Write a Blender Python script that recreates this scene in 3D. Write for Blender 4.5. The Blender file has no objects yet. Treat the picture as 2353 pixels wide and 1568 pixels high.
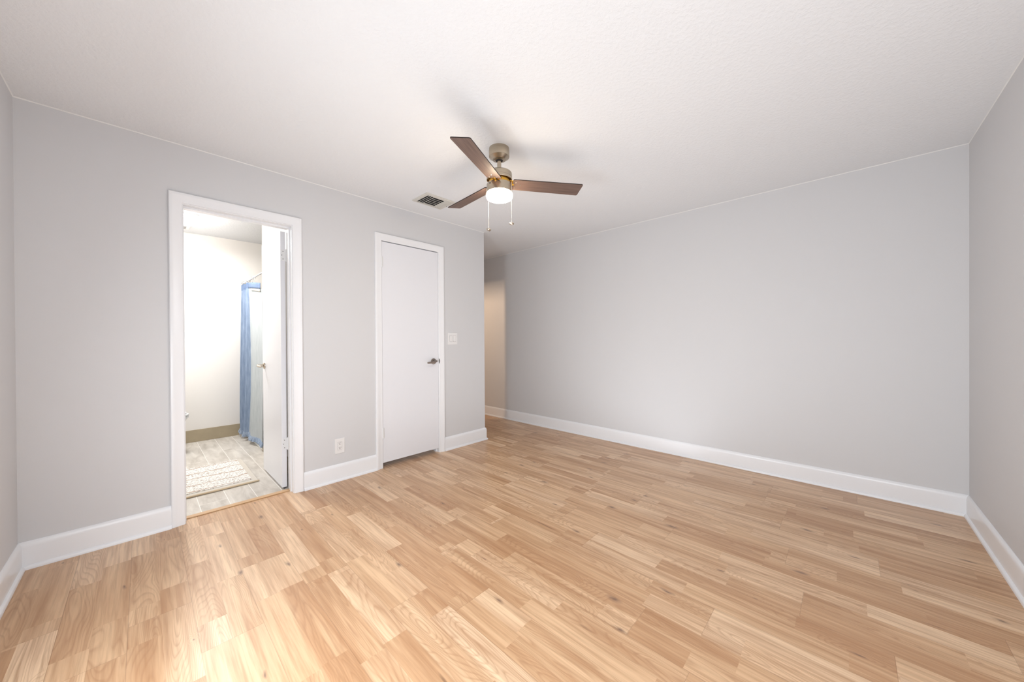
import bpy, bmesh, math, random
from mathutils import Vector, Matrix
random.seed(7)
S = bpy.context.scene
COL = S.collection

# ------------------------------------------------------------------ camera
FPX = 808.04
cam_d = bpy.data.cameras.new('camera')
cam = bpy.data.objects.new('camera', cam_d); COL.objects.link(cam)
cam_d.sensor_width = 36.0; cam_d.sensor_fit = 'HORIZONTAL'
cam_d.lens = FPX / 2353.0 * 36.0
cam_d.clip_start = 0.02
yaw, pitch, roll = 0.8104, -0.0043, -0.0058
fw = Vector((math.sin(yaw)*math.cos(pitch), math.cos(yaw)*math.cos(pitch), math.sin(pitch)))
r0 = Vector((math.cos(yaw), -math.sin(yaw), 0)); u0 = r0.cross(fw)
rr = r0*math.cos(roll) + u0*math.sin(roll); uu = u0*math.cos(roll) - r0*math.sin(roll)
m = Matrix((rr, uu, -fw)).transposed().to_4x4(); m.translation = Vector((0.4496, -3.0929, 1.1771))
cam.matrix_world = m
S.camera = cam

# ------------------------------------------------------------------ view
S.view_settings.view_transform = 'Standard'
S.view_settings.look = 'None'
S.view_settings.gamma = 1
S.view_settings.use_curve_mapping = False
S.view_settings.exposure = 0.12

# ------------------------------------------------------------------ world (pale daylight seen through the windows)
w = bpy.data.worlds.new('World'); S.world = w; w.use_nodes = True
wn = w.node_tree.nodes['Background']; wn.inputs[0].default_value = (0.86, 0.93, 1.0, 1); wn.inputs[1].default_value = 1.5

# ------------------------------------------------------------------ room size
H = 2.44; LA = 3.2296; XB = 4.1704; YD = -3.6738; WT = 0.13; HALL = 3.2
# ------------------------------------------------------------------ lamps
def area(name, loc, direction, sx, sy, power, color, spread=math.pi):
    d = bpy.data.lights.new(name, 'AREA'); d.shape = 'RECTANGLE'; d.size = sx; d.size_y = sy
    d.energy = power; d.color = color; d.spread = spread
    o = bpy.data.objects.new(name, d); COL.objects.link(o); o.location = loc
    o.rotation_euler = Vector(direction).to_track_quat('-Z', 'Y').to_euler(); return o
def point(name, loc, power, color, rad):
    d = bpy.data.lights.new(name, 'POINT'); d.energy = power; d.color = color; d.shadow_soft_size = rad
    o = bpy.data.objects.new(name, d); COL.objects.link(o); o.location = loc; return o
area('window_daylight', (-0.03, -1.93, 0.82), (1, 0, -0.34), 0.20, 1.00, 30, (0.86, 0.94, 1.0))
area('room_fill_light', (0.30, -3.40, 1.0), (1.0, 0.28, -0.10), 0.5, 0.5, 24, (0.88, 0.94, 1.0))  # added fill light beside the camera, unseen, brightens the room walls
area('back_wall_fill_light', (2.4, -3.55, 1.1), (-0.7, 0.71, 0.05), 0.5, 0.5, 4.5, (0.90, 0.95, 1.0), math.radians(75))  # added fill light aimed at the left end of the back wall
area('ceiling_fill_light', (2.9, -1.7, 0.12), (0.12, 0.05, 1), 1.4, 2.4, 12, (0.88, 0.94, 1.0))  # added unseen panel near the floor, lights the ceiling evenly
area('left_ceiling_fill_light', (0.7, -2.2, 0.12), (-0.1, 0.1, 1), 1.0, 1.2, 6, (0.88, 0.94, 1.0))  # added low uplight, lifts the left part of the ceiling
area('bathroom_ceiling_lamp', (0.70, 1.70, 2.30), (0, 0, -1), 0.28, 0.20, 23, (0.98, 0.97, 0.95))
area('side_room_lamp', (2.585, 1.705, 2.11), (1, -0.45, -0.1), 0.04, 0.18, 23, (1.0, 0.71, 0.47))

# ------------------------------------------------------------------ helpers
def tag(o, label=None, cat=None, group=None, kind=None):
    if label: o['label'] = label
    if cat: o['category'] = cat
    if group: o['group'] = group
    if kind: o['kind'] = kind
    return o
def smooth(me, ang=35):
    for p in me.polygons: p.use_smooth = True
    try: me.set_sharp_from_angle(angle=math.radians(ang))
    except Exception: pass
def obj(name, bm, mat, parent=None, sm=True, bevel=0):
    bmesh.ops.recalc_face_normals(bm, faces=bm.faces)
    me = bpy.data.meshes.new(name); bm.to_mesh(me); bm.free()
    if mat is not None:
        for mt in (mat if isinstance(mat, (list, tuple)) else [mat]): me.materials.append(mt)
    if sm: smooth(me)
    o = bpy.data.objects.new(name, me); COL.objects.link(o)
    if parent is not None: o.parent = parent
    if bevel:
        b = o.modifiers.new('bevel', 'BEVEL'); b.width = bevel; b.segments = 2; b.limit_method = 'ANGLE'
    return o
def struct(name, bm, mat, parent=None, sm=True, bevel=0):
    o = obj(name, bm, mat, parent, sm, bevel)
    if parent is None: o['kind'] = 'structure'
    return o
def empty(name, loc, rz=0):
    o = bpy.data.objects.new(name, None); COL.objects.link(o); o.location = loc; o.rotation_euler = (0, 0, rz)
    o.empty_display_size = 0.05; return o
def box(bm, x0, x1, y0, y1, z0, z1):
    vs = [bm.verts.new((x, y, z)) for z in (z0, z1) for y in (y0, y1) for x in (x0, x1)]
    for f in ((0,1,3,2), (4,6,7,5), (0,4,5,1), (2,3,7,6), (0,2,6,4), (1,5,7,3)):
        bm.faces.new([vs[i] for i in f])
    return vs
def boxes(*L):
    bm = bmesh.new()
    for b in L: box(bm, *b)
    return bm
def lathe(bm, prof, seg=48, c=(0, 0, 0), M=None):
    """prof: list of (r, z); closed ends when r==0"""
    rings = []
    for r, z in prof:
        if r < 1e-6:
            rings.append([bm.verts.new((0, 0, z))])
        else:
            rings.append([bm.verts.new((r*math.cos(2*math.pi*i/seg), r*math.sin(2*math.pi*i/seg), z)) for i in range(seg)])
    for a, b in zip(rings, rings[1:]):
        for i in range(seg):
            j = (i+1) % seg
            if len(a) == 1 and len(b) == 1: continue
            if len(a) == 1: bm.faces.new((a[0], b[i], b[j]))
            elif len(b) == 1: bm.faces.new((a[i], b[0], a[j]))
            else: bm.faces.new((a[i], b[i], b[j], a[j]))
    vs = [v for r in rings for v in r]
    if M is not None: bmesh.ops.transform(bm, matrix=M, verts=vs)
    bmesh.ops.translate(bm, vec=Vector(c), verts=vs)
    return vs
def tube(bm, pts, r, seg=10, radii=None, cap=True):
    pts = [Vector(p) for p in pts]; rings = []
    n0 = None
    for i, p in enumerate(pts):
        t = (pts[min(i+1, len(pts)-1)] - pts[max(i-1, 0)]).normalized()
        if n0 is None:
            n0 = t.cross(Vector((0, 0, 1)))
            if n0.length < 1e-3: n0 = t.cross(Vector((1, 0, 0)))
        n0 = (n0 - t*n0.dot(t)).normalized(); b = t.cross(n0)
        rad = radii[i] if radii else r
        rings.append([bm.verts.new(p + (n0*math.cos(2*math.pi*k/seg) + b*math.sin(2*math.pi*k/seg))*rad) for k in range(seg)])
    for a, b in zip(rings, rings[1:]):
        for k in range(seg):
            j = (k+1) % seg; bm.faces.new((a[k], a[j], b[j], b[k]))
    if cap: bm.faces.new(rings[0][::-1]); bm.faces.new(rings[-1])
def sweep(bm, prof, path, mp, closed=False):
    """path 2D (a,b); prof list (n,h); n goes to the LEFT of travel; mp(a,b,h)->3D"""
    n = len(path); rings = []
    for i, p in enumerate(path):
        p = Vector(p)
        d1 = (Vector(path[i]) - Vector(path[i-1])).normalized() if (i > 0 or closed) else None
        d2 = (Vector(path[(i+1) % n]) - p).normalized() if (i < n-1 or closed) else None
        if d1 is None: d1 = d2
        if d2 is None: d2 = d1
        n1 = Vector((-d1.y, d1.x)); n2 = Vector((-d2.y, d2.x))
        mt = (n1+n2).normalized(); mt = mt / max(0.2, mt.dot(n1))
        rings.append([bm.verts.new(mp(p.x+mt.x*q[0], p.y+mt.y*q[0], q[1])) for q in prof])
    k = len(prof)
    rs = list(zip(rings, rings[1:])) + ([(rings[-1], rings[0])] if closed else [])
    for a, b in rs:
        for i in range(k):
            j = (i+1) % k; bm.faces.new((a[i], a[j], b[j], b[i]))
    if not closed: bm.faces.new(rings[0][::-1]); bm.faces.new(rings[-1])

# ------------------------------------------------------------------ materials
def newmat(name):
    mt = bpy.data.materials.new(name); mt.use_nodes = True
    nt = mt.node_tree; b = nt.nodes['Principled BSDF']; return mt, nt, b
def N(nt, t, **kw):
    n = nt.nodes.new(t)
    for k, v in kw.items():
        if k in ('operation', 'blend_type', 'data_type', 'noise_dimensions', 'voronoi_dimensions', 'feature', 'distance', 'clamp'): setattr(n, k, v)
    return n
def srgb(r, g, b):
    f = lambda c: (c/255/12.92) if c/255 <= 0.04045 else ((c/255+0.055)/1.055)**2.4
    return (f(r), f(g), f(b), 1)
def simple(name, col, rough=0.5, metal=0, spec=0.5, bump=0, bscale=60, var=0):
    mt, nt, b = newmat(name)
    b.inputs['Base Color'].default_value = col; b.inputs['Roughness'].default_value = rough
    b.inputs['Metallic'].default_value = metal; b.inputs['Specular IOR Level'].default_value = spec
    tc = nt.nodes.new('ShaderNodeTexCoord')
    nz = nt.nodes.new('ShaderNodeTexNoise'); nz.inputs['Scale'].default_value = bscale; nz.inputs['Detail'].default_value = 3
    nt.links.new(tc.outputs['Object'], nz.inputs['Vector'])
    if var:
        mx = nt.nodes.new('ShaderNodeMix'); mx.data_type = 'RGBA'
        mx.inputs['A'].default_value = [c*(1-var) for c in col[:3]]+[1]; mx.inputs['B'].default_value = [min(1, c*(1+var)) for c in col[:3]]+[1]
        nt.links.new(nz.outputs['Fac'], mx.inputs['Factor']); nt.links.new(mx.outputs['Result'], b.inputs['Base Color'])
    if bump:
        bp = nt.nodes.new('ShaderNodeBump'); bp.inputs['Strength'].default_value = bump; bp.inputs['Distance'].default_value = 0.002
        nt.links.new(nz.outputs['Fac'], bp.inputs['Height']); nt.links.new(bp.outputs['Normal'], b.inputs['Normal'])
    return mt
def emis(name, col, s):
    mt, nt, b = newmat(name); b.inputs['Base Color'].default_value = (0.8, 0.8, 0.8, 1)
    b.inputs['Emission Color'].default_value = col; b.inputs['Emission Strength'].default_value = s
    b.inputs['Roughness'].default_value = 0.3; return mt

M_wall = simple('wall_paint', srgb(212, 211, 212), 0.55, bump=0.06, bscale=180, spec=0.3)
M_trim = simple('trim_paint', srgb(238, 238, 240), 0.28, bump=0.03, bscale=25)
M_door = simple('door_paint', srgb(232, 232, 236), 0.33, bump=0.05, bscale=40)
M_bwall = simple('bath_wall_paint', srgb(240, 236, 231), 0.5, bump=0.06, bscale=160)
M_dark = simple('void_dark', (0.01, 0.01, 0.01, 1), 0.8)
M_plastic = simple('white_plastic', srgb(232, 230, 229), 0.3)
M_slot = simple('slot_dark', (0.05, 0.045, 0.045, 1), 0.6)
M_hinge = simple('painted_hinge', srgb(232, 232, 232), 0.35)
M_porc = simple('porcelain', srgb(240, 240, 238), 0.1)
M_curb = simple('shower_pan_white', srgb(240, 240, 236), 0.3)
M_ring = simple('chrome', (0.85, 0.85, 0.85, 1), 0.15, metal=1)
M_gray_metal = simple('satin_nickel', srgb(150, 140, 132), 0.3, metal=1)
M_brassy = simple('warm_nickel', srgb(192, 182, 168), 0.25, metal=1)

def metal_brushed(name, col, rough):
    mt, nt, b = newmat(name); b.inputs['Base Color'].default_value = col; b.inputs['Metallic'].default_value = 1
    b.inputs['Roughness'].default_value = rough
    b.inputs['Anisotropic'].default_value = 0.8
    tc = nt.nodes.new('ShaderNodeTexCoord'); mp = nt.nodes.new('ShaderNodeMapping'); mp.inputs['Scale'].default_value = (4, 4, 900)
    nz = nt.nodes.new('ShaderNodeTexNoise'); nz.inputs['Scale'].default_value = 1; nz.inputs['Detail'].default_value = 2
    bp = nt.nodes.new('ShaderNodeBump'); bp.inputs['Strength'].default_value = 0.04; bp.inputs['Distance'].default_value = 0.0004
    nt.links.new(tc.outputs['Object'], mp.inputs['Vector']); nt.links.new(mp.outputs['Vector'], nz.inputs['Vector'])
    nt.links.new(nz.outputs['Fac'], bp.inputs['Height']); nt.links.new(bp.outputs['Normal'], b.inputs['Normal'])
    tg = nt.nodes.new('ShaderNodeTangent'); tg.direction_type = 'RADIAL'; tg.axis = 'Z'; nt.links.new(tg.outputs[0], b.inputs['Tangent'])
    return mt
M_nickel = metal_brushed('brushed_nickel', srgb(186, 174, 156), 0.27)
M_gold = simple('brass_inner', srgb(214, 165, 70), 0.3, metal=1)
M_glass = emis('lit_opal_glass', (1.0, 0.84, 0.62, 1), 50.0)
M_diff = emis('lit_diffuser', (1.0, 0.97, 0.93, 1), 32.0)
M_hallbulb = emis('hall_bulb_glass', (1.0, 0.62, 0.34, 1), 8.0)

def ceiling_mat(name, col):
    mt, nt, b = newmat(name); b.inputs['Base Color'].default_value = col; b.inputs['Roughness'].default_value = 0.8
    b.inputs['Specular IOR Level'].default_value = 0.2
    tc = nt.nodes.new('ShaderNodeTexCoord')
    a = nt.nodes.new('ShaderNodeTexNoise'); a.inputs['Scale'].default_value = 55; a.inputs['Detail'].default_value = 4; a.inputs['Roughness'].default_value = 0.6
    cr = nt.nodes.new('ShaderNodeValToRGB'); cr.color_ramp.elements[0].position = 0.42; cr.color_ramp.elements[1].position = 0.66
    bp = nt.nodes.new('ShaderNodeBump'); bp.inputs['Strength'].default_value = 0.25; bp.inputs['Distance'].default_value = 0.004
    nt.links.new(tc.outputs['Object'], a.inputs['Vector']); nt.links.new(a.outputs['Fac'], cr.inputs['Fac'])
    nt.links.new(cr.outputs['Color'], bp.inputs['Height']); nt.links.new(bp.outputs['Normal'], b.inputs['Normal'])
    return mt
M_ceil = ceiling_mat('ceiling_texture_paint', srgb(230, 231, 233))

def math_n(nt, op, a, b=None, c=None):
    n = nt.nodes.new('ShaderNodeMath'); n.operation = op
    for i, v in enumerate((a, b, c)):
        if v is None: continue
        if isinstance(v, (int, float)): n.inputs[i].default_value = v
        else: nt.links.new(v, n.inputs[i])
    return n.outputs[0]
def mixc(nt, fac, a, b, blend='MIX'):
    n = nt.nodes.new('ShaderNodeMix'); n.data_type = 'RGBA'; n.blend_type = blend
    for s, v in (('Factor', fac), ('A', a), ('B', b)):
        if isinstance(v, (int, float)): n.inputs[s].default_value = v
        elif isinstance(v, tuple): n.inputs[s].default_value = v
        else: nt.links.new(v, n.inputs[s])
    return n.outputs['Result']
def comb(nt, x, y, z):
    n = nt.nodes.new('ShaderNodeCombineXYZ')
    for i, v in enumerate((x, y, z)):
        if isinstance(v, (int, float)): n.inputs[i].default_value = v
        else: nt.links.new(v, n.inputs[i])
    return n.outputs[0]
def noise(nt, vec, scale=1, detail=2, rough=0.5, dist=0):
    n = nt.nodes.new('ShaderNodeTexNoise'); n.inputs['Scale'].default_value = scale; n.inputs['Detail'].default_value = detail
    n.inputs['Roughness'].default_value = rough; n.inputs['Distortion'].default_value = dist
    nt.links.new(vec, n.inputs['Vector']); return n.outputs['Fac']
def white(nt, vec):
    n = nt.nodes.new('ShaderNodeTexWhiteNoise'); n.noise_dimensions = '3D'; nt.links.new(vec, n.inputs['Vector']); return n.outputs['Value']
def ramp(nt, fac, stops):
    n = nt.nodes.new('ShaderNodeValToRGB'); e = n.color_ramp.elements
    while len(e) < len(stops): e.new(0.5)
    for el, (p, c) in zip(e, stops): el.position = p; el.color = c
    nt.links.new(fac, n.inputs['Fac']); return n.outputs['Color']

def wood_floor():
    mt, nt, b = newmat('laminate_wood_planks')
    tc = nt.nodes.new('ShaderNodeTexCoord'); sp = nt.nodes.new('ShaderNodeSeparateXYZ'); nt.links.new(tc.outputs['Object'], sp.inputs[0])
    x, y = sp.outputs[0], sp.outputs[1]
    W = 0.1955
    u = math_n(nt, 'DIVIDE', math_n(nt, 'SUBTRACT', x, 0.0085), W)
    pl = math_n(nt, 'FLOOR', u)                                  # plank column
    pr = white(nt, comb(nt, pl, 3.1, 0.7))
    v = math_n(nt, 'ADD', math_n(nt, 'DIVIDE', y, 1.22), math_n(nt, 'MULTIPLY', pr, 7.0))
    pk = math_n(nt, 'FLOOR', v)                                  # board along the column
    # strips printed in each board: three narrow columns, each with pieces of its own length
    st = math_n(nt, 'FLOOR', math_n(nt, 'MULTIPLY', u, 2.0))
    sr = white(nt, comb(nt, st, 9.3, pk))
    sv = math_n(nt, 'ADD', math_n(nt, 'DIVIDE', y, 0.56), math_n(nt, 'MULTIPLY', sr, 9.0))
    sk = math_n(nt, 'FLOOR', sv)
    idv = comb(nt, st, math_n(nt, 'ADD', sk, math_n(nt, 'MULTIPLY', pk, 17.3)), 2.0)
    rnd = white(nt, idv)
    rnd2 = white(nt, comb(nt, math_n(nt, 'MULTIPLY', rnd, 91.0), st, 5.5))
    off = math_n(nt, 'MULTIPLY', rnd, 60.0); off2 = math_n(nt, 'MULTIPLY', rnd2, 40.0)
    # knots
    kv = comb(nt, math_n(nt, 'ADD', math_n(nt, 'MULTIPLY', x, 5.2), 1.7), math_n(nt, 'MULTIPLY_ADD', y, 1.9, 5.3), 0.0)
    kd = nt.nodes.new('ShaderNodeTexNoise'); kd.inputs['Scale'].default_value = 5; nt.links.new(kv, kd.inputs['Vector'])
    va = nt.nodes.new('ShaderNodeVectorMath'); va.operation = 'MULTIPLY_ADD'; va.inputs[1].default_value = (0.13, 0.13, 0)
    nt.links.new(kd.outputs['Color'], va.inputs[0]); nt.links.new(kv, va.inputs[2])
    vo = nt.nodes.new('ShaderNodeTexVoronoi'); vo.inputs['Scale'].default_value = 1.0; vo.voronoi_dimensions = '2D'; nt.links.new(va.outputs[0], vo.inputs['Vector'])
    kr = nt.nodes.new('ShaderNodeSeparateXYZ'); nt.links.new(vo.outputs['Color'], kr.inputs[0])
    ksel = math_n(nt, 'GREATER_THAN', kr.outputs[0], 0.50)
    ksize = math_n(nt, 'MULTIPLY_ADD', kr.outputs[1], 0.08, 0.02)
    kq = math_n(nt, 'DIVIDE', vo.outputs['Distance'], ksize)
    km = math_n(nt, 'MULTIPLY', ramp(nt, kq, [(0.15, (0.85, 0.85, 0.85, 1)), (0.5, (0.38, 0.38, 0.38, 1)), (1.0, (0, 0, 0, 1))]), ksel)
    # cathedral rings = contour lines of a stretched smooth noise
    gv = comb(nt, math_n(nt, 'ADD', math_n(nt, 'MULTIPLY', x, 8.0), off), math_n(nt, 'ADD', math_n(nt, 'MULTIPLY', y, 0.85), off2), off)
    g = noise(nt, gv, 1.0, 1.5, 0.45, 0.25)
    kb = math_n(nt, 'MULTIPLY', math_n(nt, 'MAXIMUM', math_n(nt, 'SUBTRACT', 1.0, math_n(nt, 'DIVIDE', vo.outputs['Distance'], math_n(nt, 'MULTIPLY', ksize, 4.5))), 0.0), ksel)
    g = math_n(nt, 'ADD', g, math_n(nt, 'MULTIPLY', kb, 0.13))
    rings = math_n(nt, 'FRACT', math_n(nt, 'MULTIPLY', g, 38.0))
    ringl = ramp(nt, rings, [(0.0, (1, 1, 1, 1)), (0.30, (0.15, 0.15, 0.15, 1)), (0.8, (0, 0, 0, 1)), (1.0, (0.9, 0.9, 0.9, 1))])
    ringmask = math_n(nt, 'GREATER_THAN', rnd2, 0.45)
    # fibres
    fv = comb(nt, math_n(nt, 'ADD', math_n(nt, 'MULTIPLY', x, 95.0), off), math_n(nt, 'MULTIPLY', y, 3.5), off)
    fib = noise(nt, fv, 1.0, 3, 0.6)
    fv2 = comb(nt, math_n(nt, 'ADD', math_n(nt, 'MULTIPLY', x, 26.0), off), math_n(nt, 'MULTIPLY', y, 1.3), off2)
    streak = noise(nt, fv2, 1.0, 3, 0.55)
    base = ramp(nt, rnd, [(0.0, srgb(198, 155, 116)), (0.35, srgb(214, 175, 136)), (0.7, srgb(224, 187, 149)), (1.0, srgb(234, 201, 166))])
    c = mixc(nt, math_n(nt, 'MULTIPLY', math_n(nt, 'MULTIPLY', ringl, ringmask), 0.38), base, srgb(150, 102, 66))
    c = mixc(nt, ramp(nt, streak, [(0.42, (0, 0, 0, 1)), (0.75, (0.75, 0.75, 0.75, 1))]), c, srgb(166, 117, 76))
    c = mixc(nt, ramp(nt, streak, [(0.22, (0.5, 0.5, 0.5, 1)), (0.45, (0, 0, 0, 1))]), c, srgb(232, 198, 158))
    c = mixc(nt, ramp(nt, fib, [(0.32, (0.40, 0.40, 0.40, 1)), (0.58, (0, 0, 0, 1))]), c, srgb(150, 106, 68))
    c = mixc(nt, km, c, srgb(112, 82, 66))
    # thin dark checks along the grain
    cv = comb(nt, math_n(nt, 'MULTIPLY', x, 34.0), math_n(nt, 'MULTIPLY', y, 3.2), 8.0)
    ck = noise(nt, cv, 1.0, 2, 0.5)
    c = mixc(nt, ramp(nt, ck, [(0.72, (0, 0, 0, 1)), (0.80, (0.55, 0.55, 0.55, 1))]), c, srgb(96, 66, 46))
    # seams
    fu = math_n(nt, 'FRACT', u); fvv = math_n(nt, 'FRACT', v)
    s1 = math_n(nt, 'LESS_THAN', fu, 0.012); s2 = math_n(nt, 'LESS_THAN', fvv, 0.0016)
    seam = math_n(nt, 'MAXIMUM', s1, s2)
    c = mixc(nt, math_n(nt, 'MULTIPLY', seam, 0.32), c, srgb(110, 74, 46))
    nt.links.new(c, b.inputs['Base Color'])
    nt.links.new(math_n(nt, 'MULTIPLY_ADD', streak, 0.10, 0.27), b.inputs['Roughness'])
    b.inputs['Specular IOR Level'].default_value = 0.75
    bp = nt.nodes.new('ShaderNodeBump'); bp.inputs['Strength'].default_value = 0.10; bp.inputs['Distance'].default_value = 0.001
    nt.links.new(math_n(nt, 'SUBTRACT', fib, math_n(nt, 'MULTIPLY', seam, 2.0)), bp.inputs['Height']); nt.links.new(bp.outputs['Normal'], b.inputs['Normal'])
    return mt
M_floor = wood_floor()

def tile_mat(name, c0, c1, grout, W=0.159, X0=0.721, L=1.22, along='y'):
    mt, nt, b = newmat(name)
    tc = nt.nodes.new('ShaderNodeTexCoord'); sp = nt.nodes.new('ShaderNodeSeparateXYZ'); nt.links.new(tc.outputs['Object'], sp.inputs[0])
    x, y = sp.outputs[0], sp.outputs[1]
    u = math_n(nt, 'DIVIDE', math_n(nt, 'SUBTRACT', x, X0), W); k = math_n(nt, 'FLOOR', u)
    v = math_n(nt, 'ADD', math_n(nt, 'DIVIDE', math_n(nt, 'SUBTRACT', y, 0.262), L), math_n(nt, 'MULTIPLY', k, 0.37)); j = math_n(nt, 'FLOOR', v)
    r = white(nt, comb(nt, k, j, 1.5)); off = math_n(nt, 'MULTIPLY', r, 50.0)
    g = noise(nt, comb(nt, math_n(nt, 'ADD', math_n(nt, 'MULTIPLY', x, 14.0), off), math_n(nt, 'MULTIPLY', y, 3.0), off), 1.0, 5, 0.6, 0.6)
    c = mixc(nt, ramp(nt, g, [(0.3, (0, 0, 0, 1)), (0.72, (1, 1, 1, 1))]), c1, c0)
    gr = math_n(nt, 'MAXIMUM', math_n(nt, 'LESS_THAN', math_n(nt, 'FRACT', u), 0.025), math_n(nt, 'LESS_THAN', math_n(nt, 'FRACT', v), 0.0022))
    c = mixc(nt, gr, c, grout)
    nt.links.new(c, b.inputs['Base Color']); b.inputs['Roughness'].default_value = 0.4
    return mt
M_tile = tile_mat('bath_wood_look_tile', srgb(176, 168, 158), srgb(220, 214, 206), srgb(240, 236, 230))
M_btile = simple('bath_tile_base', srgb(172, 158, 132), 0.45, bscale=9, var=0.12)
M_shower = simple('shower_wall_tile', srgb(196, 190, 174), 0.25, bscale=5, var=0.08)

def blade_mat():
    mt, nt, b = newmat('walnut_blade')
    tc = nt.nodes.new('ShaderNodeTexCoord'); mp = nt.nodes.new('ShaderNodeMapping'); mp.inputs['Scale'].default_value = (5, 120, 5)
    nt.links.new(tc.outputs['Object'], mp.inputs['Vector'])
    n = noise(nt, mp.outputs[0], 1.0, 4, 0.6)
    c = ramp(nt, n, [(0.3, srgb(86, 66, 58)), (0.7, srgb(116, 93, 82))])
    nt.links.new(c, b.inputs['Base Color']); b.inputs['Roughness'].default_value = 0.5
    return mt
M_blade = blade_mat()
M_bladeedge = simple('blade_edge_dark', srgb(34, 22, 18), 0.5)

def fabric(name, c0, c1, sub=0.0):
    mt, nt, b = newmat(name)
    tc = nt.nodes.new('ShaderNodeTexCoord'); mp = nt.nodes.new('ShaderNodeMapping'); mp.inputs['Scale'].default_value = (60, 60, 8)
    nt.links.new(tc.outputs['Object'], mp.inputs['Vector'])
    n = noise(nt, mp.outputs[0], 1.0, 4, 0.6)
    nt.links.new(ramp(nt, n, [(0.3, c0), (0.7, c1)]), b.inputs['Base Color']); b.inputs['Roughness'].default_value = 0.9
    b.inputs['Specular IOR Level'].default_value = 0.1
    return mt
M_curt = fabric('chambray_blue_cloth', srgb(112, 128, 152), srgb(140, 155, 177))
M_curtband = fabric('chambray_band_shaded', srgb(92, 108, 136), srgb(114, 131, 158))  # band blue darkened for the shade on the top flap
M_liner = fabric('grey_cloth_reverse', srgb(160, 166, 169), srgb(182, 187, 189))
M_tape = simple('cream_tape', srgb(238, 222, 200), 0.8)

def mat_mat():
    mt, nt, b = newmat('bath_mat_print')
    tc = nt.nodes.new('ShaderNodeTexCoord'); sp = nt.nodes.new('ShaderNodeSeparateXYZ'); nt.links.new(tc.outputs['Object'], sp.inputs[0])
    x, y = sp.outputs[0], sp.outputs[1]
    vo = nt.nodes.new('ShaderNodeTexVoronoi'); vo.feature = 'DISTANCE_TO_EDGE'; vo.inputs['Scale'].default_value = 46
    nz = nt.nodes.new('ShaderNodeTexNoise'); nz.inputs['Scale'].default_value = 30; nt.links.new(tc.outputs['Object'], nz.inputs['Vector'])
    va = nt.nodes.new('ShaderNodeVectorMath'); va.operation = 'MULTIPLY_ADD'; va.inputs[1].default_value = (0.05, 0.05, 0)
    nt.links.new(nz.outputs['Color'], va.inputs[0]); nt.links.new(tc.outputs['Object'], va.inputs[2]); nt.links.new(va.outputs[0], vo.inputs['Vector'])
    dash = ramp(nt, vo.outputs['Distance'], [(0.05, (1, 1, 1, 1)), (0.13, (0, 0, 0, 1))])
    brk = noise(nt, tc.outputs['Object'], 70, 1)
    dash = math_n(nt, 'MULTIPLY', dash, math_n(nt, 'GREATER_THAN', brk, 0.5))
    wav = math_n(nt, 'ADD', math_n(nt, 'DIVIDE', y, 0.165), math_n(nt, 'MULTIPLY', noise(nt, tc.outputs['Object'], 5, 2), 0.75))
    tri = math_n(nt, 'ABSOLUTE', math_n(nt, 'SUBTRACT', math_n(nt, 'FRACT', wav), 0.5))
    line = math_n(nt, 'LESS_THAN', tri, 0.045)
    c = mixc(nt, dash, srgb(232, 230, 226), srgb(160, 147, 135))
    c = mixc(nt, line, c, srgb(176, 154, 136))
    nt.links.new(c, b.inputs['Base Color']); b.inputs['Roughness'].default_value = 0.9
    bp = nt.nodes.new('ShaderNodeBump'); bp.inputs['Strength'].default_value = 0.4; bp.inputs['Distance'].default_value = 0.002
    nt.links.new(brk, bp.inputs['Height']); nt.links.new(bp.outputs['Normal'], b.inputs['Normal'])
    return mt
M_mat = mat_mat()
M_matbase = simple('mat_backing', srgb(204, 197, 187), 0.85, bump=0.2, bscale=200)
M_matedge = simple('mat_binding', srgb(198, 178, 148), 0.8)

def pane_mat():
    mt = bpy.data.materials.new('window_glass'); mt.use_nodes = True; nt = mt.node_tree; nt.nodes.clear()
    o = nt.nodes.new('ShaderNodeOutputMaterial'); t = nt.nodes.new('ShaderNodeBsdfTransparent'); g = nt.nodes.new('ShaderNodeBsdfGlossy')
    g.inputs['Roughness'].default_value = 0.02; mx = nt.nodes.new('ShaderNodeMixShader'); mx.inputs[0].default_value = 0.05
    nt.links.new(t.outputs[0], mx.inputs[1]); nt.links.new(g.outputs[0], mx.inputs[2]); nt.links.new(mx.outputs[0], o.inputs[0]); return mt
M_pane = pane_mat()

# ------------------------------------------------------------------ shell
# door openings in the back wall
D1L, D1R, D1T = 0.632, 1.250, 2.066
D2L, D2R, D2T = 1.966, 2.586, 2.097
T = 0.12
bm = boxes((-T, XB+T, YD-T, 0.0, -0.1, 0.0), (D1L, D1R, 0.0, 0.07, -0.1, 0.0), (D2L-0.02, D2R+0.02, 0.0, 0.16, -0.1, 0.0), (LA-T, XB+T, 0.0, HALL+1.0, -0.1, 0.0), (2.3, LA-T, 0.95, 3.0, -0.1, 0.0))
struct('floor', bm, M_floor, sm=False)
bm = boxes((-T, 2.3, 0.07, 2.44+T, -0.1, -0.001))
struct('floor_bathroom', bm, M_tile, sm=False)
bm = boxes((-T, XB+T, YD-T, HALL+1.0, H, H+0.1))
struct('ceiling', bm, M_ceil, sm=False)
# back wall (door wall)
bm = boxes((-T, D1L, 0, WT, 0, H), (D1L, D1R, 0, WT, D1T, H), (D1R, D2L, 0, WT, 0, H), (D2L, D2R, 0, WT, D2T, H), (D2R, LA, 0, WT, 0, H))
bmesh.ops.remove_doubles(bm, verts=bm.verts, dist=1e-5)
struct('wall_back', bm, M_wall, sm=False)
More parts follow.
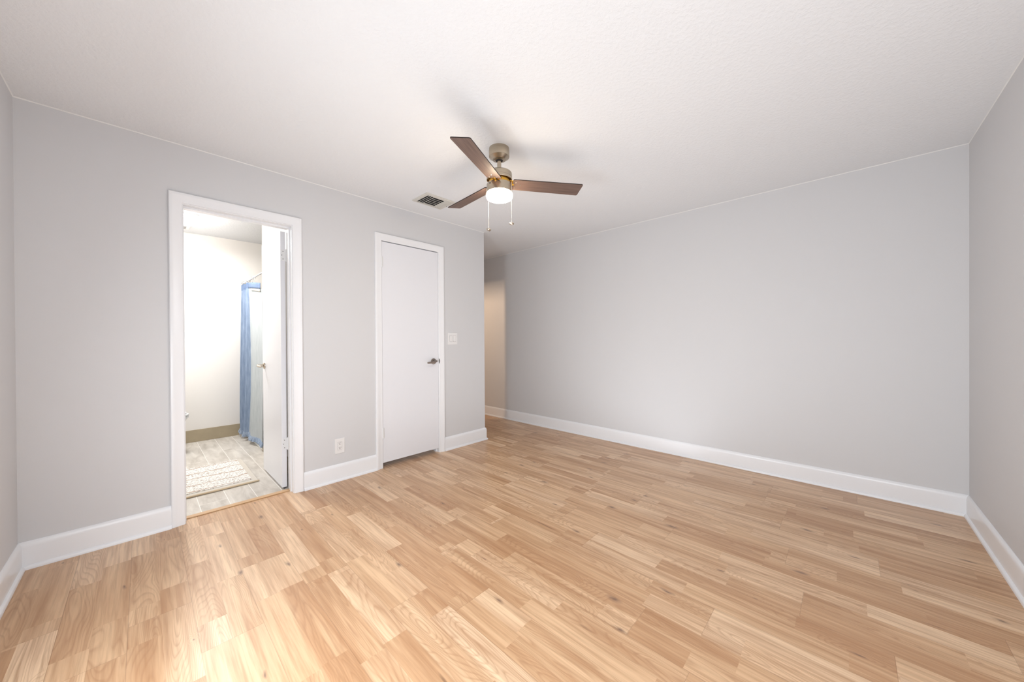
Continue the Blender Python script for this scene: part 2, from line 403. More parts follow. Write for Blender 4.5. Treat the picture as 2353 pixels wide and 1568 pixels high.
# left wall with a window
WY0, WY1, WZ0, WZ1 = -2.06, -1.46, 0.25, 2.02
bm = boxes((-T, 0, YD-T, WY0, 0, H), (-T, 0, WY0, WY1, 0, WZ0), (-T, 0, WY0, WY1, WZ1, H), (-T, 0, WY1, 0, 0, H))
struct('wall_left', bm, M_wall, sm=False)
struct('wall_right', boxes((XB, XB+T, YD-T, HALL+1.0, 0, H)), M_wall, sm=False)
struct('wall_front', boxes((0, XB, YD-T, YD, 0, H)), M_wall, sm=False)
# hall beyond the corner: side wall, opening added to shape lamplight, end wall
struct('wall_hall_side', boxes((LA-T, LA, WT, 1.25, 0, H), (LA-T, LA, 1.25, 2.05, 2.05, H), (LA-T, LA, 2.05, HALL+1.0, 0, H)), M_wall, sm=False)
struct('wall_side_room', boxes((2.3, LA-T, 2.9, 3.0, 0, H), (2.2, 2.3, 0.9, 1.35, 0, H), (2.2, 2.3, 2.44, 3.0, 0, H)), M_wall, sm=False)
struct('wall_hall_end', boxes((LA, XB, HALL+0.9, HALL+1.0, 0, H)), M_wall, sm=False)
# bathroom walls
BX = 1.342
struct('wall_bathroom_far', boxes((-T, 2.3, 2.44, 2.44+T, 0, H)), M_bwall, sm=False)
struct('wall_bathroom_left', boxes((-T, 0.0, WT, 2.44, 0, H)), M_bwall, sm=False)
struct('wall_bathroom_right', boxes((BX, BX+0.1, WT, 1.45, 0, H)), M_bwall, sm=False)
struct('wall_shower', boxes((BX+0.1, 2.2, 1.35, 1.45, 0, H), (2.2, 2.3, 1.35, 2.44, 0, H)), M_shower, sm=False)
struct('wall_closet', boxes((BX+0.1, LA-T, 0.9, 1.0, 0, H)), M_wall, sm=False)

# window in the left wall (out of frame)
mp_yz = lambda a, b_, h: (h, a, b_)
bm = bmesh.new()
sweep(bm, [(0, 0), (0.06, 0), (0.06, 0.012), (0, 0.018)], [(WY0, WZ0), (WY0, WZ1), (WY1, WZ1), (WY1, WZ0)], mp_yz, closed=True)
win = struct('window_1', bm, M_trim)
bm = bmesh.new()
sweep(bm, [(0, -0.1), (-0.035, -0.1), (-0.035, -0.06), (0, -0.06)], [(WY0, WZ0), (WY0, WZ1), (WY1, WZ1), (WY1, WZ0)], mp_yz, closed=True)
box(bm, -0.095, -0.065, WY0, WY1, 1.48, 1.52)
obj('window_frame', bm, M_trim, win)
obj('window_pane', boxes((-0.082, -0.079, WY0+0.03, WY1-0.03, WZ0+0.03, WZ1-0.03)), M_pane, win)
obj('window_sill', boxes((0.0, 0.05, WY0-0.05, WY1+0.05, WZ0-0.03, WZ0)), M_trim, win, bevel=0.004)

# ------------------------------------------------------------------ trim
HB = 0.1404
bprof = [(0, 0), (0.026, 0), (0.026, 0.007), (0.0235, 0.014), (0.0185, 0.0185), (0.0140, 0.020), (0.0140, 0.112),
         (0.0132, 0.121), (0.0105, 0.130), (0.0065, 0.137), (0.002, HB), (0, HB)]
mp_xy = lambda a, b_, h: (a, b_, h)
def base(name, path, mat=M_trim):
    bm = bmesh.new(); sweep(bm, bprof, path, mp_xy); return struct(name, bm, mat)
# travel so that the room is on the left of travel
base('baseboard_right', [(XB, YD), (XB, HALL+0.9)][::1])
base('baseboard_front', [(0, YD), (XB, YD)])
base('baseboard_left', [(0, 0), (0, YD)])
base('baseboard_back', [(0.5698, 0), (0, 0)])
base('baseboard_back', [(1.906, 0), (1.315, 0)])
base('baseboard_back', [(LA, 1.24), (LA, 0), (2.650, 0)])
# casing: rounded outer part, flat inner
cprof = [(0, 0), (0.064, 0), (0.064, 0.013), (0.060, 0.0175), (0.052, 0.019), (0.042, 0.0165), (0.030, 0.0125), (0.012, 0.0095), (0.002, 0.009), (0, 0.007)]
mp_xz = lambda a, b_, h: (a, -h, b_)
def casing(name, l, r, t):
    bm = bmesh.new(); sweep(bm, cprof, [(l, 0.0), (l, t), (r, t), (r, 0.0)], mp_xz)
    return struct(name, bm, M_trim)
casing('trim_1', D1L, D1R, D1T)
casing('trim_2', D2L, D2R, D2T-0.003)
# jamb of the bathroom doorway, with its stop
bm = boxes((D1L-0.001, D1L+0.004, 0.0, WT+0.01, 0, D1T-0.005), (D1R-0.004, D1R+0.001, 0.0, WT+0.01, 0, D1T-0.005), (D1L-0.001, D1R+0.001, 0.0, WT+0.01, D1T-0.005, D1T+0.001),
           (D1L+0.004, D1L+0.009, 0.045, 0.085, 0, D1T-0.005), (D1R-0.012, D1R-0.004, 0.045, 0.085, 0, D1T-0.005), (D1L+0.009, D1R-0.012, 0.045, 0.085, D1T-0.017, D1T-0.005))
struct('trim_3', bm, M_trim, sm=False)
bm = bmesh.new()
sweep(bm, cprof, [(D1L, 0.0), (D1L, D1T), (D1R, D1T), (D1R, 0.0)], lambda a, b_, h: (a, WT+h, b_))
struct('trim_4', bm, M_trim)
# wood threshold strip
M_thr = simple('threshold_wood', srgb(206, 168, 126), 0.35, bscale=14, var=0.15)
bm = boxes((D1L+0.004, D1R-0.004, 0.068, 0.112, 0.0, 0.007))
struct('trim_5', bm, M_thr, bevel=0.003)
# jamb of the closet door
bm = boxes((D2L-0.001, D2L+0.003, 0.0, WT, 0, D2T-0.003), (D2R-0.003, D2R+0.001, 0.0, WT, 0, D2T-0.003), (D2L-0.001, D2R+0.001, 0.0, WT, D2T-0.003, D2T+0.001),
           (D2L+0.003, D2L+0.014, 0.040, 0.065, 0, D2T-0.003), (D2R-0.015, D2R-0.003, 0.040, 0.065, 0, D2T-0.003))
struct('trim_6', bm, M_trim, sm=False)
# caulk / paint line along the ceiling
M_caulk = simple('caulk_white', srgb(232, 231, 229), 0.6)
cp = [(0, H), (0, H-0.005), (0.0035, H-0.0012), (0.0035, H)]
bm = bmesh.new(); sweep(bm, cp, [(XB, YD), (XB, HALL)], mp_xy); sweep(bm, cp, [(LA, 1.8), (LA, 0), (0, 0), (0, YD)], mp_xy); sweep(bm, cp, [(0, YD), (XB, YD)], mp_xy)
struct('trim_7', bm, M_caulk, sm=False)
# bathroom baseboard tiles
bm = boxes((0.0, BX, 2.428, 2.44, 0, 0.14)); struct('baseboard_bathroom_far', bm, M_btile, sm=False, bevel=0.001)
bm = boxes((BX-0.012, BX, WT, 1.45, 0, 0.135)); struct('baseboard_bathroom_right', bm, M_btile, sm=False, bevel=0.001)
bm = boxes((BX-0.012, BX+0.03, 1.45, 2.428, 0, 0.02)); struct('trim_8', bm, M_curb, sm=False, bevel=0.004)

# ------------------------------------------------------------------ hinges, handles
def hinge(parent, x, y, z, h=0.089, leaf=None, name='hinge'):
    bm = bmesh.new()
    for k in range(5):
        z0 = z - h/2 + k*h/5
        tube(bm, [(x, y, z0+0.0006), (x, y, z0+h/5-0.0006)], 0.0062, 12)
    tube(bm, [(x, y, z-h/2-0.004), (x, y, z+h/2+0.004)], 0.0042, 10)
    if leaf:
        for bx in leaf: box(bm, *bx, z-h/2, z+h/2)
    return obj(name, bm, M_hinge, parent)
# closet door
d2 = struct('door_2', boxes((D2L+0.004, D2R-0.005, 0.0, 0.035, 0.046, D2T-0.010)), M_door, sm=False, bevel=0.0012)
hinge(d2, D2L+0.003, -0.0075, 1.900, leaf=[(D2L-0.004, D2L+0.0, -0.0105, -0.007), (D2L+0.0, D2L+0.02, -0.001, 0.0015)])
hinge(d2, D2L+0.003, -0.0075, 0.322, leaf=[(D2L-0.004, D2L+0.0, -0.0105, -0.007), (D2L+0.0, D2L+0.02, -0.001, 0.0015)])
def rose(bm, M, r=0.031):
    lathe(bm, [(0, 0), (r, 0), (r, 0.004), (r*0.93, 0.008), (r*0.6, 0.011), (0.013, 0.012), (0.0115, 0.03), (0.0115, 0.042), (0, 0.044)], 40, M=M)
Mf = Matrix.Rotation(math.radians(90), 4, 'X')          # +z -> -y
bm = bmesh.new(); rose(bm, Mf)
tube(bm, [(0.012, -0.046, 0.004), (-0.012, -0.050, 0.0), (-0.045, -0.050, -0.006), (-0.080, -0.047, -0.009), (-0.098, -0.043, -0.010)], 0.01, 14, radii=[0.009, 0.0125, 0.0105, 0.0095, 0.0085])
hd = obj('door_handle', bm, M_gray_metal, d2); hd.location = (2.522, 0, 0.956)
bm = bmesh.new()
lathe(bm, [(0, 0), (0.026, 0), (0.026, 0.0015), (0.022, 0.003), (0, 0.003)], 32)
bmesh.ops.bisect_plane(bm, geom=bm.verts[:]+bm.edges[:]+bm.faces[:], plane_co=(0, 0, 0), plane_no=(1, 0, 0), clear_inner=True)
sp_ = obj('strike_plate', bm, M_slot, d2); sp_.rotation_euler = (math.radians(90), 0, 0); sp_.scale = (0.42, 1, 1); sp_.location = (D2R-0.0005, -0.0075, 0.956)

# bathroom door, swung open against the right side
DX0, DX1, DY0, DY1 = 1.206, 1.240, 0.150, 0.770
d1 = struct('door_1', boxes((DX0, DX1, DY0, DY1, 0.012, 2.045)), M_door, sm=False, bevel=0.0015)
for z in (1.857, 0.356):
    hg = hinge(d1, 1.2455, 0.144, z, leaf=[(DX0+0.004, 1.2455, 0.1475, 0.1505), (1.2450, 1.2475, 0.10, 0.146)])
    bm = bmesh.new()
    for dz, dx in ((-0.03, 0.018), (0, 0.010), (0.03, 0.018)):
        lathe(bm, [(0, 0), (0.0032, 0), (0.0028, 0.0012), (0, 0.0014)], 12, c=(DX0+dx, 0.1475, z+dz), M=Mf)
    obj('screw', bm, M_slot, hg)
Ml = Matrix.Rotation(math.radians(-90), 4, 'Y')         # +z -> -x
bm = bmesh.new(); rose(bm, Ml)
tube(bm, [(-0.046, 0.012, 0.004), (-0.050, -0.012, 0.0), (-0.050, -0.045, -0.003), (-0.047, -0.085, -0.004), (-0.043, -0.10, -0.005)], 0.01, 14, radii=[0.009, 0.0125, 0.0105, 0.0095, 0.0085])
hd = obj('door_handle', bm, M_brassy, d1); hd.location = (DX0, 0.700, 0.957); hd['label'] = 'brushed nickel lever handle'
obj('under_door_block', boxes((DX0+0.012, DX1-0.005, DY0+0.002, DY0+0.02, 0.0, 0.012)), M_slot, d1)  # dark block filling the gap under the open door

# ------------------------------------------------------------------ wall plates
t = empty('wall_switch', (2.765, 0, 1.190)); tag(t, 'white double rocker light switch on the wall right of the closed door', 'light switch')
obj('switch_plate', boxes((-0.063, 0.063, -0.006, 0, -0.064, 0.064)), M_plastic, t, bevel=0.002)
for k, tilt in ((-1, 3), (1, -5)):
    bm = boxes((-0.0165, 0.0165, -0.003, 0.003, -0.033, 0.033))
    rk = obj('rocker', bm, M_plastic, t, bevel=0.0012); rk.location = (k*0.023, -0.0075, 0); rk.rotation_euler = (math.radians(tilt), 0, 0)
    obj('rocker_gap', boxes((k*0.023-0.0178, k*0.023+0.0178, -0.0063, -0.0055, -0.0345, 0.0345)), M_slot, t).data.materials[0] = simple('switch_gap', srgb(140, 136, 134), 0.7)
t = empty('wall_outlet', (1.588, 0, 0.291)); tag(t, 'white duplex electrical outlet low on the wall between the two doorways', 'outlet')
obj('outlet_plate', boxes((-0.0400, 0.0400, -0.0055, 0, -0.0625, 0.0625)), M_plastic, t, bevel=0.002)
obj('receptacle_gap', boxes((-0.0178, 0.0178, -0.0060, -0.005, -0.0345, 0.0345)), simple('outlet_gap', srgb(150, 146, 144), 0.7), t)
rc = obj('receptacle', boxes((-0.0168, 0.0168, -0.0080, -0.002, -0.0335, 0.0335)), M_plastic, t, bevel=0.0008)
bm = bmesh.new()
for s in (-1, 1):
    zc = s*0.0185+0.002
    box(bm, -0.0080, -0.0055, -0.0084, -0.007, zc-0.001, zc+0.0085); box(bm, 0.0055, 0.0080, -0.0084, -0.007, zc, zc+0.0075)
    lathe(bm, [(0, 0), (0.0032, 0), (0.0032, 0.0013), (0, 0.0013)], 14, c=(0, -0.0071, zc-0.008), M=Mf)
obj('slot', bm, M_slot, rc)

# ------------------------------------------------------------------ ceiling fan
FX, FY = 2.085, -1.430
fan = empty('ceiling_fan', (FX, FY, H)); tag(fan, 'brushed nickel three blade ceiling fan with a lit round white globe', 'ceiling fan')
def fl(name, prof, mat, seg=64, parent=fan):
    bm = bmesh.new(); lathe(bm, [(r, z-H) for r, z in prof], seg); return obj(name, bm, mat, parent)
fl('canopy', [(0, 2.44), (0.066, 2.44), (0.0665, 2.425), (0.0675, 2.424), (0.0675, 2.386), (0.066, 2.382), (0.046, 2.369), (0.043, 2.366), (0.040, 2.367), (0.034, 2.363), (0.024, 2.360), (0.023, 2.366), (0, 2.372)], M_nickel)
fl('hanger_ball', [(0, 2.374), (0.0235, 2.372), (0.0225, 2.364), (0.014, 2.359), (0, 2.358)], M_slot, 32)
fl('downrod', [(0, 2.37), (0.0135, 2.37), (0.0135, 2.293), (0, 2.293)], M_nickel, 32)
fl('rod_collar', [(0, 2.300), (0.0180, 2.300), (0.0195, 2.297), (0.0195, 2.281), (0.022, 2.276), (0, 2.276)], M_nickel, 32)
fl('motor_housing', [(0, 2.281), (0.070, 2.281), (0.079, 2.279), (0.083, 2.275), (0.084, 2.268), (0.084, 2.247), (0.083, 2.2465), (0.083, 2.2455), (0.084, 2.245), (0.084, 2.232), (0.0815, 2.230), (0.079, 2.232), (0.077, 2.24), (0, 2.24)], M_nickel)
fl('rotor', [(0, 2.242), (0.070, 2.242), (0.070, 2.207), (0.060, 2.200), (0, 2.200)], M_gold)
hs = fl('switch_housing', [(0, 2.2035), (0.078, 2.2035), (0.082, 2.202), (0.084, 2.198), (0.084, 2.147), (0.081, 2.144), (0, 2.144)], M_nickel)
gl = fl('lamp_globe', [(0, 2.145), (0.084, 2.145), (0.0865, 2.141), (0.087, 2.132), (0.0868, 2.122), (0.085, 2.1145), (0.080, 2.1085), (0.070, 2.104), (0.050, 2.1005), (0.025, 2.099), (0, 2.0985)], M_glass)
gl['label'] = 'glowing white opal glass'
# direction helpers
rx, ry = math.cos(yaw), -math.sin(yaw); fx_, fy_ = math.sin(yaw), math.cos(yaw)
def loc_rf(r, f, z): return (r*rx + f*fx_, r*ry + f*fy_, z-H)
bm = bmesh.new()
for a, z in ((205, 2.2), (305, 2.2), (240, 2.178)):
    pass
def screw_at(bm, ang, z, r=0.084, s=0.004):
    Mx = Matrix.Rotation(ang, 4, 'Z') @ Matrix.Translation((r-0.0005, 0, z-H)) @ Matrix.Rotation(math.radians(90), 4, 'Y')
    lathe(bm, [(0, 0), (s, 0), (s*0.8, 0.0015), (0, 0.002)], 12, M=Mx)
base_ang = math.atan2(-fy_, -fx_)      # towards the camera
screw_at(bm, base_ang - math.radians(44), 2.188, s=0.006)
obj('pull_switch_hole', bm, M_slot, hs)
# blades
def blade_bm():
    bm = bmesh.new()
    x0, x1, w0, w1, th = 0.088, 0.565, 0.052, 0.060, 0.0055
    pts = []
    def corner(cx, cy, r, a0, a1, n=5):
        for i in range(n+1):
            a = math.radians(a0+(a1-a0)*i/n); pts.append((cx+r*math.cos(a), cy+r*math.sin(a)))
    corner(x0+0.008, -w0+0.008, 0.008, 180, 270); corner(x1-0.010, -w1+0.010, 0.010, 270, 360)
    corner(x1-0.012, w1-0.010, 0.010, 0, 90); corner(x0+0.008, w0-0.008, 0.008, 90, 180)
    lo = [bm.verts.new((a, b_, -th/2)) for a, b_ in pts]; hi = [bm.verts.new((a, b_, th/2)) for a, b_ in pts]
    f = bm.faces.new(lo[::-1]); f.material_index = 0
    f = bm.faces.new(hi); f.material_index = 0
    n = len(pts)
    for i in range(n):
        f = bm.faces.new((lo[i], lo[(i+1) % n], hi[(i+1) % n], hi[i])); f.material_index = 1
    return bm
BL = None
for k in range(3):
    ang = math.radians(-35.4 + 120*k)
    if BL is None:
        bl = obj('fan_blade', blade_bm(), [M_blade, M_bladeedge], fan, sm=False)
        # blade iron with three screws
        bm = bmesh.new()
        tube(bm, [(0.066, 0, 0.012), (0.085, 0, 0.008), (0.10, 0, 0.006)], 0.012, 12, radii=[0.018, 0.016, 0.012])
        box(bm, 0.075, 0.150, -0.034, 0.034, 0.0030, 0.0065)
        box(bm, 0.060, 0.095, -0.030, 0.030, 0.004, 0.010)
        ir = obj('blade_bracket', bm, M_gold, bl, bevel=0.001)
        scr = []
        for sx, sy in ((0.108, -0.026), (0.108, 0.026), (0.140, 0.0)):
            bm = bmesh.new(); lathe(bm, [(0, 0.001), (0.0055, 0.0), (0.0045, -0.0022), (0.002, -0.003), (0, -0.003)], 16, c=(sx, sy, -0.0030))
            scr.append(obj('blade_screw', bm, M_brassy, bl))
        BL = (bl, ir, scr)
    else:
        bl = BL[0].copy(); COL.objects.link(bl); bl.parent = fan
        for ch in [BL[1]] + BL[2]:
            c = ch.copy(); COL.objects.link(c); c.parent = bl
    bl.rotation_euler = (Matrix.Rotation(ang, 3, 'Z') @ Matrix.Rotation(math.radians(-12), 3, 'X')).to_euler()
    bl.location = (0, 0, 2.2100-H)
# pull chains
def chain(r, f, ztop, zend, tilt):
    p0 = loc_rf(r, f, ztop); p1 = loc_rf(r, f, zend)
    bm = bmesh.new(); n = int((ztop-zend)/0.0052)
    tube(bm, [p0, p1], 0.0008, 6)
    for i in range(n):
        z = p0[2]-(i+0.5)*(p0[2]-p1[2])/n
        lathe(bm, [(0, 0.0016), (0.0011, 0.001), (0.0015, 0), (0.0011, -0.001), (0, -0.0016)], 6, c=(p0[0], p0[1], z))
    c = obj('pull_chain', bm, simple('chain_white', srgb(222, 220, 214), 0.3, metal=0.4), fan)
    bm = bmesh.new()
    lathe(bm, [(0, 0.008), (0.003, 0.007), (0.0035, 0.004), (0.011, 0.0045), (0.0155, 0.002), (0.0165, -0.002), (0.014, -0.0075), (0.008, -0.0105), (0, -0.011)], 28)
    e = obj('chain_pendant', bm, M_brassy, c); e.location = (p1[0], p1[1], p1[2]-0.004); e.rotation_euler = tilt
chain(-0.0745, 0.048, 2.19, 1.926, (0.15, 0.1, 0))
chain(0.0800, -0.040, 2.205, 1.937, (0.5, -0.35, 0))

# ------------------------------------------------------------------ ceiling register
VX0, VX1, VY0, VY1 = 2.134, 2.440, -0.497, -0.257
t = empty('ceiling_vent', ((VX0+VX1)/2, (VY0+VY1)/2, H)); tag(t, 'white metal air vent register with curved slats set in the ceiling', 'vent')
hx, hy = (VX1-VX0)/2, (VY1-VY0)/2
M_vent = simple('vent_white_metal', srgb(206, 202, 194), 0.4)
bm = bmesh.new()
fr = [(0, 0.0), (0.0, -0.004), (0.006, -0.010), (0.026, -0.012), (0.026, -0.004), (0.020, 0.0)]
sweep(bm, fr, [(-hx, -hy), (hx, -hy), (hx, hy), (-hx, hy)], mp_xy, closed=True)
obj('vent_frame', bm, M_vent, t)
obj('duct_shade_sheet', boxes((-hx+0.02, hx-0.02, -hy+0.02, hy-0.02, -0.0012, -0.0004)), M_dark, t)  # black sheet painted for the unlit duct behind the slats
ix, iy = hx-0.025, hy-0.025
def slat(p, q, tiltdir, w=0.013):
    """thin curved slat from p to q, leaning towards tiltdir"""
    bm = bmesh.new(); p = Vector((*p, -0.011)); q = Vector((*q, -0.011)); n = Vector((*tiltdir, 0))
    prof = [(0.0, 0.0), (0.3, -0.0006), (0.65, 0.003), (1.0, 0.008)]
    rows = []
    for e in (p, q):
        rows.append([bm.verts.new(e + n*w*a + Vector((0, 0, h))) for a, h in prof] + [bm.verts.new(e + n*w*a + Vector((0, 0, h+0.001))) for a, h in prof[::-1]])
    k = len(rows[0])
    for i in range(k): bm.faces.new((rows[0][i], rows[0][(i+1) % k], rows[1][(i+1) % k], rows[1][i]))
    bm.faces.new(rows[0][::-1]); bm.faces.new(rows[1])
    return obj('vent_slat', bm, M_vent, t)
cxl, cxr = -ix+0.070, ix-0.066
for i in range(4): slat((-ix+0.001+i*0.021, -iy), (-ix+0.001+i*0.021, iy), (1, 0), 0.0095)
for i in range(4): slat((ix-0.001-i*0.018, -iy), (ix-0.001-i*0.018, iy), (-1, 0), 0.0112)
for i in range(6): slat((cxl, -iy+0.002+i*0.033), (cxr, -iy+0.002+i*0.033), (0, 1), 0.014)
for sx in (-1, 1):
    bm = bmesh.new(); lathe(bm, [(0, 0), (0.004, 0), (0.003, -0.002), (0, -0.002)], 14, c=(sx*(hx-0.017), 0, -0.0112))
    obj('vent_screw', bm, M_slot, t)

# ------------------------------------------------------------------ bathroom things
t = empty('bath_mat', (0.718, 0.870, 0)); tag(t, 'white printed bath mat on the pale tiles inside the open doorway', 'mat')
obj('mat_backing', boxes((-0.398, 0.398, -0.386, 0.390, 0.0, 0.009)), M_matbase, t, bevel=0.003)
obj('printed_pile', boxes((-0.38, 0.362, -0.325, 0.388, 0.009, 0.014)), M_mat, t, bevel=0.002)
bm = bmesh.new(); tube(bm, [(-0.40, -0.388, 0.007), (0.40, -0.388, 0.007)], 0.007, 10); obj('edge_binding', bm, M_matedge, t)

# ceiling light box and exhaust grille
t = empty('bathroom_ceiling_light', (0.665, 1.70, H)); tag(t, 'glowing square ceiling light fixture in the bathroom', 'ceiling light')
obj('light_base', boxes((-0.185, 0.185, -0.115, 0.115, -0.012, 0.0)), M_plastic, t, bevel=0.003)
o = obj('diffuser', boxes((-0.175, 0.175, -0.105, 0.105, -0.075, -0.012)), M_diff, t, bevel=0.012)
t = empty('exhaust_fan_grille', (0.700, 2.165, H)); tag(t, 'small white exhaust fan grille on the bathroom ceiling by the far wall', 'exhaust fan')
obj('grille_plate', boxes((-0.12, 0.12, -0.075, 0.075, -0.014, 0)), M_plastic, t, bevel=0.004)
bm = bmesh.new()
for i in range(5): box(bm, -0.09, 0.09, -0.05+i*0.024, -0.043+i*0.024, -0.0152, -0.013)
obj('grille_slot', bm, M_slot, t)

# toilet, mostly behind the left door jamb
t = empty('toilet', (0.035, 1.95, 0)); tag(t, 'white porcelain toilet, its bowl tip peeking out behind the doorway jamb', 'toilet')
def loft(bm, secs, seg=28):
    """secs: (z, cx, a_back, a_front, b)"""
    rings = []
    for z, cx, ab, af, b_ in secs:
        ring = []
        for i in range(seg):
            a = 2*math.pi*i/seg; c_, s_ = math.cos(a), math.sin(a)
            ring.append(bm.verts.new((cx + (af if c_ > 0 else ab)*c_, b_*s_, z)))
        rings.append(ring)
    for a, b_ in zip(rings, rings[1:]):
        for i in range(seg): bm.faces.new((a[i], a[(i+1) % seg], b_[(i+1) % seg], b_[i]))
    bm.faces.new(rings[0][::-1]); bm.faces.new(rings[-1])
bm = bmesh.new(); loft(bm, [(0.0, 0.36, 0.16, 0.18, 0.11), (0.03, 0.36, 0.155, 0.17, 0.10), (0.14, 0.37, 0.15, 0.16, 0.095), (0.23, 0.39, 0.17, 0.22, 0.13), (0.32, 0.42, 0.20, 0.29, 0.17), (0.375, 0.43, 0.21, 0.315, 0.185), (0.395, 0.43, 0.21, 0.318, 0.187)])
obj('toilet_bowl', bm, M_porc, t)
bm = bmesh.new(); loft(bm, [(0.397, 0.43, 0.20, 0.318, 0.186), (0.415, 0.43, 0.20, 0.320, 0.188)]); obj('toilet_seat', bm, M_porc, t, bevel=0.004)
bm = bmesh.new(); loft(bm, [(0.419, 0.43, 0.20, 0.300, 0.182), (0.432, 0.43, 0.20, 0.303, 0.184), (0.440, 0.43, 0.19, 0.285, 0.170)]); obj('toilet_lid', bm, M_porc, t)
obj('toilet_tank', boxes((0.01, 0.20, -0.22, 0.22, 0.38, 0.74)), M_porc, t, bevel=0.02)
obj('tank_lid', boxes((0.003, 0.212, -0.23, 0.23, 0.74, 0.775)), M_porc, t, bevel=0.01)
bm = bmesh.new(); tube(bm, [(0.20, -0.16, 0.68), (0.222, -0.16, 0.68), (0.225, -0.09, 0.675)], 0.006, 8); obj('flush_lever', bm, M_ring, t)

# shower rod, rings, curtain
RX, RZ = 1.334, 1.905
t = empty('shower_rod', (RX, 1.45, RZ))
Mx_ = Matrix.Rotation(math.radians(90), 4, 'Y'); tag(t, 'chrome shower rod across the shower opening in the bathroom', 'shower rod')
bm = bmesh.new(); tube(bm, [(0.006, -0.262, 0), (-0.004, -0.255, 0), (-0.012, -0.24, 0), (-0.012, -0.2, 0), (0, -0.1, 0), (0, 0.975, 0)], 0.0085, 16); obj('rod_tube', bm, M_ring, t)
bm = bmesh.new(); lathe(bm, [(0, -0.008), (0.024, -0.008), (0.024, 0.004), (0.016, 0.008), (0, 0.008)], 24, c=(0, 0.975, 0), M=Mf); obj('rod_flange', bm, M_ring, t)
bm = bmesh.new(); lathe(bm, [(0, -0.004), (0.022, -0.004), (0.022, 0.003), (0, 0.003)], 24, c=(0.004, -0.262, 0), M=Mx_); obj('rod_flange', bm, M_ring, t)
cy0, cy1 = 2.405, 2.02
def cx_at(s, zf):      # fold profile: s 0..1 along the curtain, zf 0 top .. 1 bottom
    amp = 0.017 + 0.012*zf
    return amp*math.sin(2*math.pi*s*3.0 + 0.6*math.sin(3*zf)) + 0.010*math.sin(2*math.pi*s*8+2*zf)
def curtain_grid(sa, sb, z0, z1, ns, nz, off=0.0, th=0.003):
    bm = bmesh.new(); G = []
    for j in range(nz+1):
        zf_l = j/nz; z = z0+(z1-z0)*zf_l; zf = (1.86-z)/1.82
        row = []
        for i in range(ns+1):
            s = sa+(sb-sa)*i/ns
            y = cy0+(cy1-cy0)*s + 0.012*math.cos(2*math.pi*s*3+1)
            x = RX - 0.012 + cx_at(s, max(0, min(1, zf))) - 0.022*max(0, zf)**1.5 - off
            y += 0.03*max(0, zf)*(1-s)
            row.append((x, min(y, 2.422), z + (0.012*math.sin(s*31) if False else 0)))
        G.append(row)
    F = [[bm.verts.new(p) for p in r] for r in G]; B = [[bm.verts.new((p[0]+th, p[1], p[2])) for p in r] for r in G]
    for j in range(nz):
        for i in range(ns):
            bm.faces.new((F[j][i], F[j][i+1], F[j+1][i+1], F[j+1][i])); bm.faces.new((B[j][i+1], B[j][i], B[j+1][i], B[j+1][i+1]))
    for i in range(ns):
        bm.faces.new((F[0][i+1], F[0][i], B[0][i], B[0][i+1])); bm.faces.new((F[nz][i], F[nz][i+1], B[nz][i+1], B[nz][i]))
    for j in range(nz):
        bm.faces.new((F[j][0], F[j+1][0], B[j+1][0], B[j][0])); bm.faces.new((F[j+1][ns], F[j][ns], B[j][ns], B[j+1][ns]))
    return bm
ct = empty('shower_curtain', (0, 0, 0)); tag(ct, 'blue chambray shower curtain with frayed hem, bunched on the rod', 'shower curtain')
obj('curtain_cloth', curtain_grid(0, 1, 1.80, 0.085, 110, 40), M_curt, ct)
obj('header_band', curtain_grid(0, 1, 1.868, 1.80, 110, 4, 0.001, 0.005), M_curtband, ct)
# the loose end of the curtain falls from the last ring, showing its grey reverse
bm = bmesh.new(); rows = []
ye, nz, ns = cy1, 40, 36
for j in range(nz+1):
    f = j/nz; row = []
    for i in range(ns+1):
        s = i/ns
        ztop = 1.80 - 0.070*s**1.2
        z = ztop + (0.085-ztop)*f
        y = min(ye + 0.0065, ye + 0.009) - s*0.63 - 0.02*math.sin(f*3.0)*s
        x = RX - 0.012 + cx_at(1, f)*(1-s) - 0.022*f**1.5*(1-s) + min(1, s*4)* 0.026*math.sin(2*math.pi*(s*1.35+0.08) + 1.4*f)*(0.3+0.9*f)*(1-0.8*s) + 0.004*s
        row.append((x, y, z))
    rows.append(row)
F = [[bm.verts.new(p) for p in r] for r in rows]; B = [[bm.verts.new((p[0]+0.003, p[1], p[2])) for p in r] for r in rows]
for j in range(nz):
    for i in range(ns):
        bm.faces.new((F[j][i], F[j][i+1], F[j+1][i+1], F[j+1][i])); bm.faces.new((B[j][i+1], B[j][i], B[j+1][i], B[j+1][i+1]))
o = obj('curtain_reverse', bm, M_liner, ct); o['label'] = 'pale grey reverse side'
bm = bmesh.new(); F = []
for j in range(4):
    r = []
    for i in range(ns+1):
        s = i/ns; zt = 1.80-0.070*s**1.2
        r.append(bm.verts.new((RX-0.0165 + cx_at(1, 0)*(1-s) + 0.0078*math.sin(2*math.pi*(s*1.35+0.08))*(1-0.8*s) + 0.004*s, ye-(-0.012+s*0.60), zt + 0.065*(1-j/3)+0.001)))
    F.append(r)
for j in range(3):
    for i in range(ns): bm.faces.new((F[j][i], F[j][i+1], F[j+1][i+1], F[j+1][i]))
o = obj('header_band', bm, M_curtband, ct); o.modifiers.new('solid', 'SOLIDIFY').thickness = 0.004
bm = bmesh.new(); F = []
for j in range(2):
    r = []
    for i in range(8, ns+1):
        s = i/ns; zt = 1.80-0.070*s**1.2
        r.append(bm.verts.new((RX-0.022 + cx_at(1, 0)*(1-s) + 0.0078*math.sin(2*math.pi*(s*1.35+0.08))*(1-0.8*s) + 0.004*s, ye-(-0.012+s*0.60), zt - 0.004 - 0.022*j)))
    F.append(r)
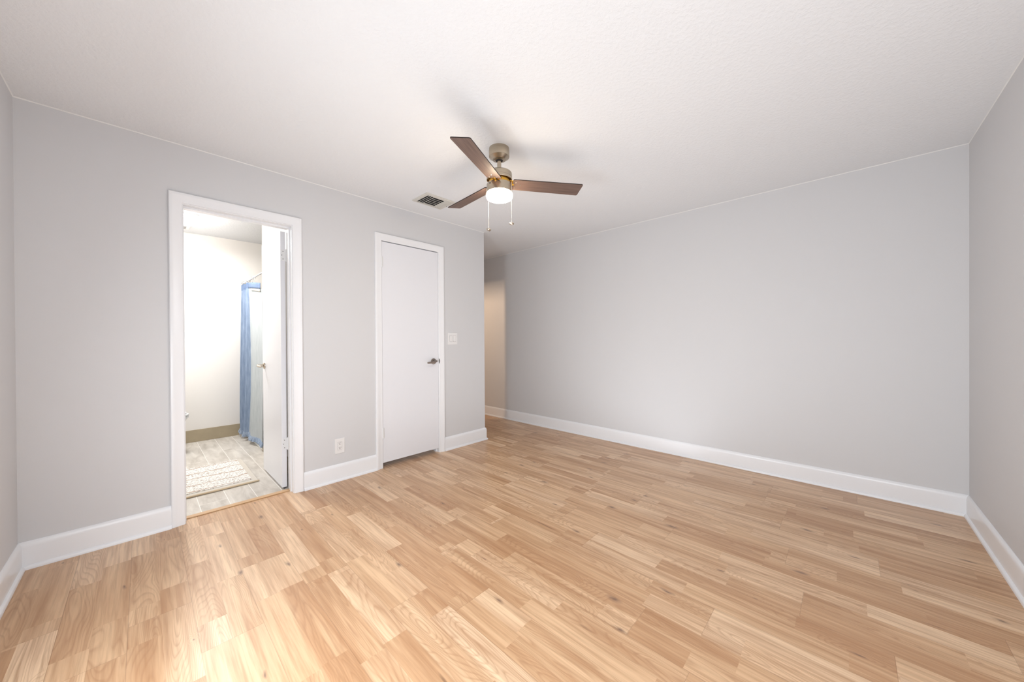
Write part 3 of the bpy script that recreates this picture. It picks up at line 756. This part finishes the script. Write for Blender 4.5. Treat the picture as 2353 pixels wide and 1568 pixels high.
for i in range(len(F[0])-1): bm.faces.new((F[0][i], F[0][i+1], F[1][i+1], F[1][i]))
o = obj('cream_tape', bm, M_tape, ct); o.modifiers.new('solid', 'SOLIDIFY').thickness = 0.002
# frayed hem
bm = bmesh.new(); rnd = random.Random(3)
for i in range(900):
    s = rnd.random()*2.3
    if s <= 1:
        y = min(2.42, cy0+(cy1-cy0)*s + 0.012*math.cos(2*math.pi*s*3+1)+0.03*(1-s)); x = RX-0.012+cx_at(s, 1)-0.022
    else:
        q = (s-1)/1.3; y = ye+0.0065-q*0.63-0.02*math.sin(3.0)*q; x = RX-0.012+cx_at(1, 1)*(1-q)-0.022*(1-q)+min(1, q*4)*0.0312*math.sin(2*math.pi*(q*1.35+0.08)+1.4)*(1-0.8*q)+0.004*q
    z = 0.088
    dx, dy = rnd.uniform(-0.012, 0.012), rnd.uniform(-0.012, 0.012)
    tube(bm, [(x, y, z+0.01), (x+dx*0.8, y+dy*0.4, z-0.012), (x+dx*1.6, min(2.424, y+dy*1.6), z-rnd.uniform(0.024, 0.046))], 0.0030, 4)
obj('frayed_fringe', bm, fabric('frayed_threads', srgb(140, 156, 180), srgb(176, 188, 204)), ct)
ring0 = None
for k in range(9):
    s = (k+0.3)/8.6
    y = cy0-0.02+(1.80-cy0+0.02)*s
    if ring0 is None:
        bm = bmesh.new(); pts = [(0.0150*math.cos(a), 0, 0.0150*math.sin(a)+0.0) for a in [2*math.pi*i/20 for i in range(21)]]
        tube(bm, pts, 0.0019, 8, cap=False)
        tube(bm, [(0, 0, -0.015), (0.004, 0, -0.030), (0, 0, -0.044), (-0.005, 0, -0.040)], 0.0022, 8)
        ring0 = obj('curtain_ring', bm, M_ring); r_ = ring0
    else:
        r_ = ring0.copy(); COL.objects.link(r_)
    r_.location = (RX, y, RZ-0.004); r_.rotation_euler = (0, 0, random.uniform(-0.5, 0.5))
    tag(r_, 'chrome curtain ring holding the blue shower curtain on its rod', 'curtain ring', 'rings of the shower curtain')
